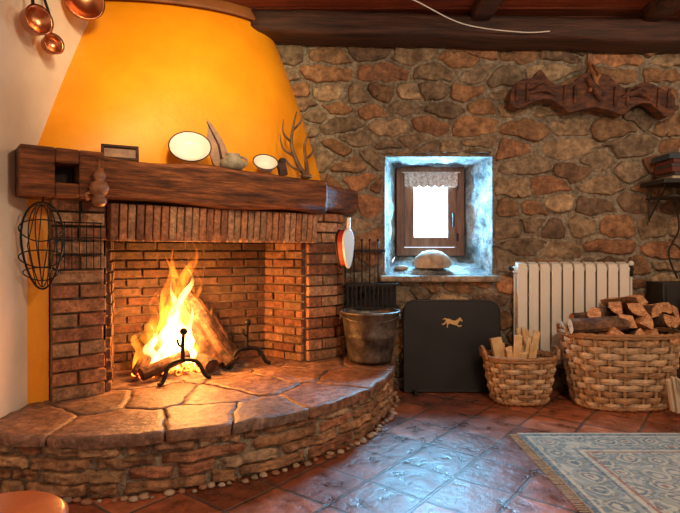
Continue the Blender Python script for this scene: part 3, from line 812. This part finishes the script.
def an(pts_,r0): 
    q=catmull([c0+Vector(p) for p in pts_],6);n=len(q);m.tube(q,[r0*(1-.8*i/n) for i in range(n)],8)
an([(.03,0,0),(-.02,0,.08),(-.06,-.01,.2),(-.05,0,.32),(-.03,.02,.42)],.018)
an([(-.04,0,.13),(-.11,-.04,.17),(-.13,-.04,.26)],.011)
an([(-.06,0,.22),(-.11,-.03,.27),(-.11,-.03,.36)],.010)
an([(-.05,0,.30),(.0,-.02,.35),(.02,-.02,.44)],.010)
an([(.04,0,.01),(.03,.05,.1),(.02,.07,.22),(.06,.08,.33)],.017)
an([(.03,.05,.12),(.08,.02,.17),(.10,.0,.27)],.010)
an([(.02,.0,.03),(-.05,-.05,.05),(-.10,-.06,.11)],.010)
m.ball(c0+Vector((.03,0,.0)),(.04,.035,.02),nz=.2)
m.obj('deer_antlers',[M_antler])
m=MB();p=W(.27,.25,1.205)
m.lathe([(0,0),(.022,.004),(.034,.02),(.03,.04),(.02,.05),(.034,.062),(.044,.085),(.036,.112),(.018,.122),(.026,.135),(.03,.15),(.02,.168),(.008,.175),(0,.176)],M=Matrix.Translation(p),seg=20)
m.tube([p+Vector((0,0,.17)),p+Vector((0,0,.225)),W(.27,.22,1.43)],.003,6)
m.tube([p+Vector((-.035,-.01,.07)),p+Vector((-.06,-.01,.06)),p+Vector((-.05,-.01,.03))],.008,6)
m.obj('carved_wooden_bell',[M_brown])
m=MB();gc=Vector((-1.375,2.40,1.02))
def el(rx,rz,off=(0,0,0),t=.003):
    m.tube([gc+Vector(off)+Vector((rx*math.cos(a),.02*math.sin(a*2),rz*math.sin(a))) for a in [2*math.pi*i/36 for i in range(36)]],t,6,closed=True)
el(.095,.20,t=.005);el(.06,.19);el(.025,.185);el(.10,.05,(0,-.01,.07));el(.10,.04,(0,-.01,-.06));el(.08,.03,(0,-.01,-.13))
for x in(-.05,0,.05): m.tube([gc+Vector((x*.5,0,.19)),gc+Vector((x,-.03,0)),gc+Vector((x*.5,0,-.19))],.0025,5)
m.tube([gc+Vector((0,0,.2)),gc+Vector((.02,-.01,.24)),gc+Vector((.03,.03,.27))],.005,6)
m.obj('wire_grill_basket',[M_iron])
m=MB()
for i in range(7): m.tube([W(.12+.033*i,.075,.90),W(.12+.033*i,.075,1.14)],.003,6)
for z in(.905,.98,1.06,1.135): m.tube([W(.115,.078,z),W(.325,.078,z)],.0035,6)
m.tube([W(.22,.08,1.135),W(.22,.085,1.24)],.005,6);m.tube([W(.22,.085,1.235),W(.22,.05,1.235)],.004,6)
m.obj('cooking_grate',[M_iron])
# bellows
m=MB();pr=[]
for i in range(24):
    a=2*math.pi*i/24;r=.058;x=r*math.cos(a);z=.09*math.sin(a)
    if z<0: x*=(1+z*2.8)*1.0;z*=1.9
    pr.append((x,z))
T=Matrix.Translation((.030,3.40,1.05))@Matrix.Rotation(math.radians(52),4,'Z')
m.prism(pr,.014,M=T@Matrix.Translation((0,-.03,0)),mi=0);m.prism([(x*.9,z*.95) for x,z in pr],.045,M=T,mi=1);m.prism(pr,.014,M=T@Matrix.Translation((0,.03,0)),mi=2)
m.tube([(0,-.03,.08),(0,-.035,.16)],[.013,.011],8,M=T,mi=0);m.tube([(0,0,-.15),(0,0,-.27)],[.018,.007],8,M=T,mi=2)
m.tube([(0,-.03,.16),(0,.02,.20)],.003,5,M=T,mi=2)
m.obj('fireplace_bellows',[M_ceram,M_red,M_iron],bevel=.004)
m=MB()
m.box((.19,3.70,.995),(.26,.03,.018))
for i,x in enumerate((.10,.155,.21,.27)):
    m.tube([(x,3.68,1.06),(x,3.68,.72)],.005,8);m.ball((x,3.68,1.07),.010)
    if i==0: m.box((x,3.68,.70),(.055,.012,.08))
    elif i==1: m.lathe([(.008,.76),(.025,.73),(.03,.67),(.0,.67)],M=Matrix.Translation((x,3.68,0)),seg=12)
    elif i==2: m.tube([(x,3.68,.72),(x+.02,3.67,.70),(x+.04,3.67,.72)],.006,6)
    else: m.tube([(x,3.68,.72),(x-.015,3.67,.67)],.006,6);m.tube([(x,3.68,.72),(x+.015,3.67,.67)],.006,6)
m.obj('fireplace_tools',[M_iron])
m=MB()
for z in(.60,.76): 
    for y in(3.6,3.70): m.box((.22,y,z),(.36,.012,.016))
    for x in(0.04,.40): m.box((x,3.65,z),(.012,.10,.016))
for i in range(12): m.box((.055+.03*i,3.6,.68),(.009,.009,.16));m.box((.055+.03*i,3.65,.60),(.009,.10,.006))
m.box((.22,3.705,.68),(.36,.006,.17))
m.obj('iron_wall_rack',[M_iron])
m=MB();m.lathe([(.125,0),(.138,.02),(.138,.045),(.118,.085),(.075,.118),(.03,.130),(0,.132)],M=Matrix.Translation((.68,3.84,.868)),sy=.62)
m.lathe([(0,0),(.125,0)],M=Matrix.Translation((.68,3.84,.868)),sy=.62)
m.obj('bread_loaf',[M_bread])
m=MB();m.ball((.455,3.84,.87),(.05,.03,.02),nz=.2);m.obj('pale_pebble',[M_bread])

# copper ware on the left wall
def pan(y,z,r,name,hl=.16,d=.05,yaw=0,x=.03,mt=None):
    m=MB();T=Matrix.Translation((XL+x,y,z))@Matrix.Rotation(yaw,4,'Z')@Matrix.Rotation(math.pi/2,4,'Y')
    m.lathe([(0,0.0),(r*.9,0),(r,.01),(r,d),(r+.006,d+.002),(r-.006,d-.0),(r*.88,.012),(0,.010)],M=T,seg=36)
    m.tube([(XL+x+.01,y,z+r),(XL+x,y,z+r+hl*.5),(XL+.01,y,z+r+hl)],[.009,.007,.008],8,mi=1)
    m.obj(name,[mt or M_copper,M_iron])
pan(2.42,2.06,.062,'copper_saucepan',.14,.06,-.5,.07);pan(2.60,2.02,.045,'copper_ladle',.24,.05,-.6,.05)
pan(2.86,2.36,.10,'copper_frying_pan',.06,.04,-.9,.09)

m=MB();m.box((2.42,3.57,1.46),(.56,.28,.03));m.box((2.42,3.57,1.36),(.5,.26,.012))
for x in(2.2,2.62): m.tube([(x,3.70,1.2),(x,3.70,1.45)],.008,6);m.tube([(x,3.70,1.22),(x,3.5,1.44)],.007,6)
m.obj('wall_shelf',[M_black],bevel=.003)
m=MB();z=1.477
for i in range(7):
    h=R(.020,.040);c=random.choice([(.05,.04,.04),(.5,.42,.3),(.12,.03,.02),(.03,.05,.07),(.3,.25,.2)])
    m.box((2.36+R(-.02,.02),3.56,z+h/2),(R(.24,.32),.2,h),col=c,rot=Matrix.Rotation(R(-.06,.06),3,'Z'));z+=h+.001
m.obj('stack_of_books',[M_book],bevel=.003)
m=MB();T=Matrix.Translation((.0,-.0,0))
m.box((2.36,3.59,.40),(.38,.20,.76),M=T);m.box((2.36,3.485,.55),(.34,.012,.40),M=T)
for z in(.62,.42): m.lathe([(0,.0),(.05,.0),(.075,.02),(.085,.03)],M=T@Matrix.Translation((2.36,3.475,z))@Matrix.Rotation(math.pi/2,4,'X'))
m.box((2.36,3.59,.012),(.26,.18,.02),M=T)
m.obj('loudspeaker',[M_black],bevel=.010)
m=MB();m.tube(catmull([(2.34,3.64,1.34),(2.36,3.62,1.15),(2.30,3.64,.98),(2.35,3.62,.80)],8),.007,6);m.obj('speaker_cable',[M_iron])

# rug
rm=bpy.data.materials.new('woven_rug');rm.use_nodes=True;nt=rm.node_tree;N=nt.nodes;L=nt.links;b=N['Principled BSDF'];b.inputs['Roughness'].default_value=.95
tc=N.new('ShaderNodeTexCoord');sx=N.new('ShaderNodeSeparateXYZ');L.new(tc.outputs['Object'],sx.inputs[0])
def mth(op,a,bv=None):
    n=N.new('ShaderNodeMath');n.operation=op
    for i,q in enumerate((a,bv)):
        if q is None: continue
        if isinstance(q,(int,float)): n.inputs[i].default_value=q
        else: L.new(q,n.inputs[i])
    return n.outputs[0]
RX,RY=1.1,.92
dx=mth('SUBTRACT',RX,mth('ABSOLUTE',sx.outputs[0]));dy=mth('SUBTRACT',RY,mth('ABSOLUTE',sx.outputs[1]));d=mth('MINIMUM',dx,dy)
def ramp(src,stops,interp='CONSTANT'):
    r=N.new('ShaderNodeValToRGB');r.color_ramp.interpolation=interp
    e=r.color_ramp.elements
    e[0].position=stops[0][0];e[0].color=(*stops[0][1],1);e[1].position=stops[1][0];e[1].color=(*stops[1][1],1)
    for p,c in stops[2:]: k=e.new(p);k.color=(*c,1)
    L.new(src,r.inputs[0]);return r.outputs[0]
cream=(.50,.42,.29);blue=(.10,.13,.14);rust=(.32,.11,.06);olive=(.20,.20,.14);lb=(.22,.25,.23)
base=ramp(d,[(0,cream),(.02,blue),(.05,cream),(.065,lb),(.22,blue),(.235,cream),(.26,rust),(.275,(.40,.34,.24))])
wn=N.new('ShaderNodeTexNoise');wn.inputs['Scale'].default_value=9;L.new(tc.outputs['Object'],wn.inputs['Vector'])
wm=N.new('ShaderNodeMix');wm.data_type='VECTOR';wm.inputs[0].default_value=.07;L.new(tc.outputs['Object'],wm.inputs[4]);L.new(wn.outputs['Color'],wm.inputs[5])
vo=N.new('ShaderNodeTexVoronoi');vo.inputs['Scale'].default_value=8;vo.inputs['Randomness'].default_value=.6;L.new(wm.outputs[1],vo.inputs['Vector'])
pat=ramp(vo.outputs['Distance'],[(0,rust),(.13,cream),(.22,blue),(.32,cream),(.40,olive),(.50,lb),(.62,cream)])
vo2=N.new('ShaderNodeTexVoronoi');vo2.inputs['Scale'].default_value=22;L.new(wm.outputs[1],vo2.inputs['Vector'])
pat2=ramp(vo2.outputs['Distance'],[(0,rust),(.2,cream),(.35,blue),(.55,cream)])
inb=ramp(d,[(0,(0,0,0)),(.065,(1,1,1)),(.22,(0,0,0)),(.275,(1,1,1))])
fac=mth('MULTIPLY',inb,.8)
mx1=N.new('ShaderNodeMix');mx1.data_type='RGBA';L.new(fac,mx1.inputs[0]);L.new(base,mx1.inputs[6]);L.new(pat,mx1.inputs[7])
mx2=N.new('ShaderNodeMix');mx2.data_type='RGBA';mx2.inputs[0].default_value=.3;L.new(mx1.outputs[2],mx2.inputs[6]);L.new(pat2,mx2.inputs[7]);L.new(mx2.outputs[2],b.inputs['Base Color'])
nz=N.new('ShaderNodeTexNoise');nz.inputs['Scale'].default_value=220;L.new(tc.outputs['Object'],nz.inputs['Vector']);bp=N.new('ShaderNodeBump');bp.inputs['Distance'].default_value=.004;L.new(nz.outputs[0],bp.inputs['Height']);L.new(bp.outputs[0],b.inputs['Normal'])
m=MB();m.box((.955+RX,2.81-RY,.007),(2*RX,2*RY,.012))
for i in range(110):
    y=2.81-2*RY*(i+.5)/110; m.box((.955-.022,y+R(-.003,.003),.004),(.045,.006,.005))
m.obj('area_rug',[rm],bevel=.002,bseg=1)
# stool near the camera
m=MB();sxx,syy=-.80,1.20
T=Matrix.Translation((sxx,syy,-.045))
m.lathe([(0,.385),(.12,.385),(.15,.395),(.155,.41),(.14,.425),(0,.43)],M=T,seg=36)
for i in range(3):
    a=2*math.pi*i/3+.5;m.tube([(sxx+.08*math.cos(a),syy+.08*math.sin(a),.35),(sxx+.13*math.cos(a),syy+.13*math.sin(a),.006)],[.016,.012],10)
m.obj('round_stool',[M_orange])

# ------------------------------------------------------------------ lights
def light(kind,name,loc,col,pw,size=.1,rot=None,sy=None,**k):
    l=bpy.data.lights.new(name,kind);l.color=col;l.energy=pw
    if kind=='AREA':
        l.size=size
        if sy: l.shape='RECTANGLE';l.size_y=sy
    else: l.shadow_soft_size=size
    for a,b_ in k.items(): setattr(l,a,b_)
    o=bpy.data.objects.new(name,l);o.location=loc
    if rot: o.rotation_euler=rot
    S.collection.objects.link(o);return o
light('AREA','window_daylight',(.706,4.13,1.31),(.24,.64,1.0),110,.29,(math.radians(-90),0,0),.48)
light('POINT','fire_glow',tuple(W(.85,-.12,ZH+.38)),(1,.38,.09),52,.12)
light('POINT','fire_glow_low',tuple(W(.80,-.05,ZH+.2)),(1,.30,.06),6,.10)
def spot(name,loc,tgt,col,pw,ang,blend=.8,size=.1):
    o=light('SPOT',name,loc,col,pw,size,spot_size=math.radians(ang),spot_blend=blend)
    o.rotation_euler=(Vector(tgt)-Vector(loc)).to_track_quat('-Z','Y').to_euler();return o
spot('hood_spotlight',(-.35,1.5,2.35),(-.85,3.0,2.05),(1,.76,.42),155,70,1,.12)
light('POINT','room_fill',(1.0,.6,2.2),(1,.80,.57),94,.15)  # unseen fill light added to brighten the room, no lamp hangs here
light('POINT','room_fill',(2.4,2.0,2.35),(1,.82,.62),30,.10)  # second added fill, out of view, lifts the right side
w=bpy.data.worlds.new('World');S.world=w;w.use_nodes=True
w.node_tree.nodes['Background'].inputs[0].default_value=(.80,.90,1,1);w.node_tree.nodes['Background'].inputs[1].default_value=3.0
S.view_settings.view_transform='Standard'

cam=bpy.data.cameras.new('camera');co=bpy.data.objects.new('camera',cam);S.collection.objects.link(co)
co.location=(0,0,1.0);co.rotation_euler=(math.radians(90),0,0)
cam.sensor_width=36;cam.lens=36*520/680;cam.shift_y=-6.5/680;cam.clip_start=.05
S.camera=co
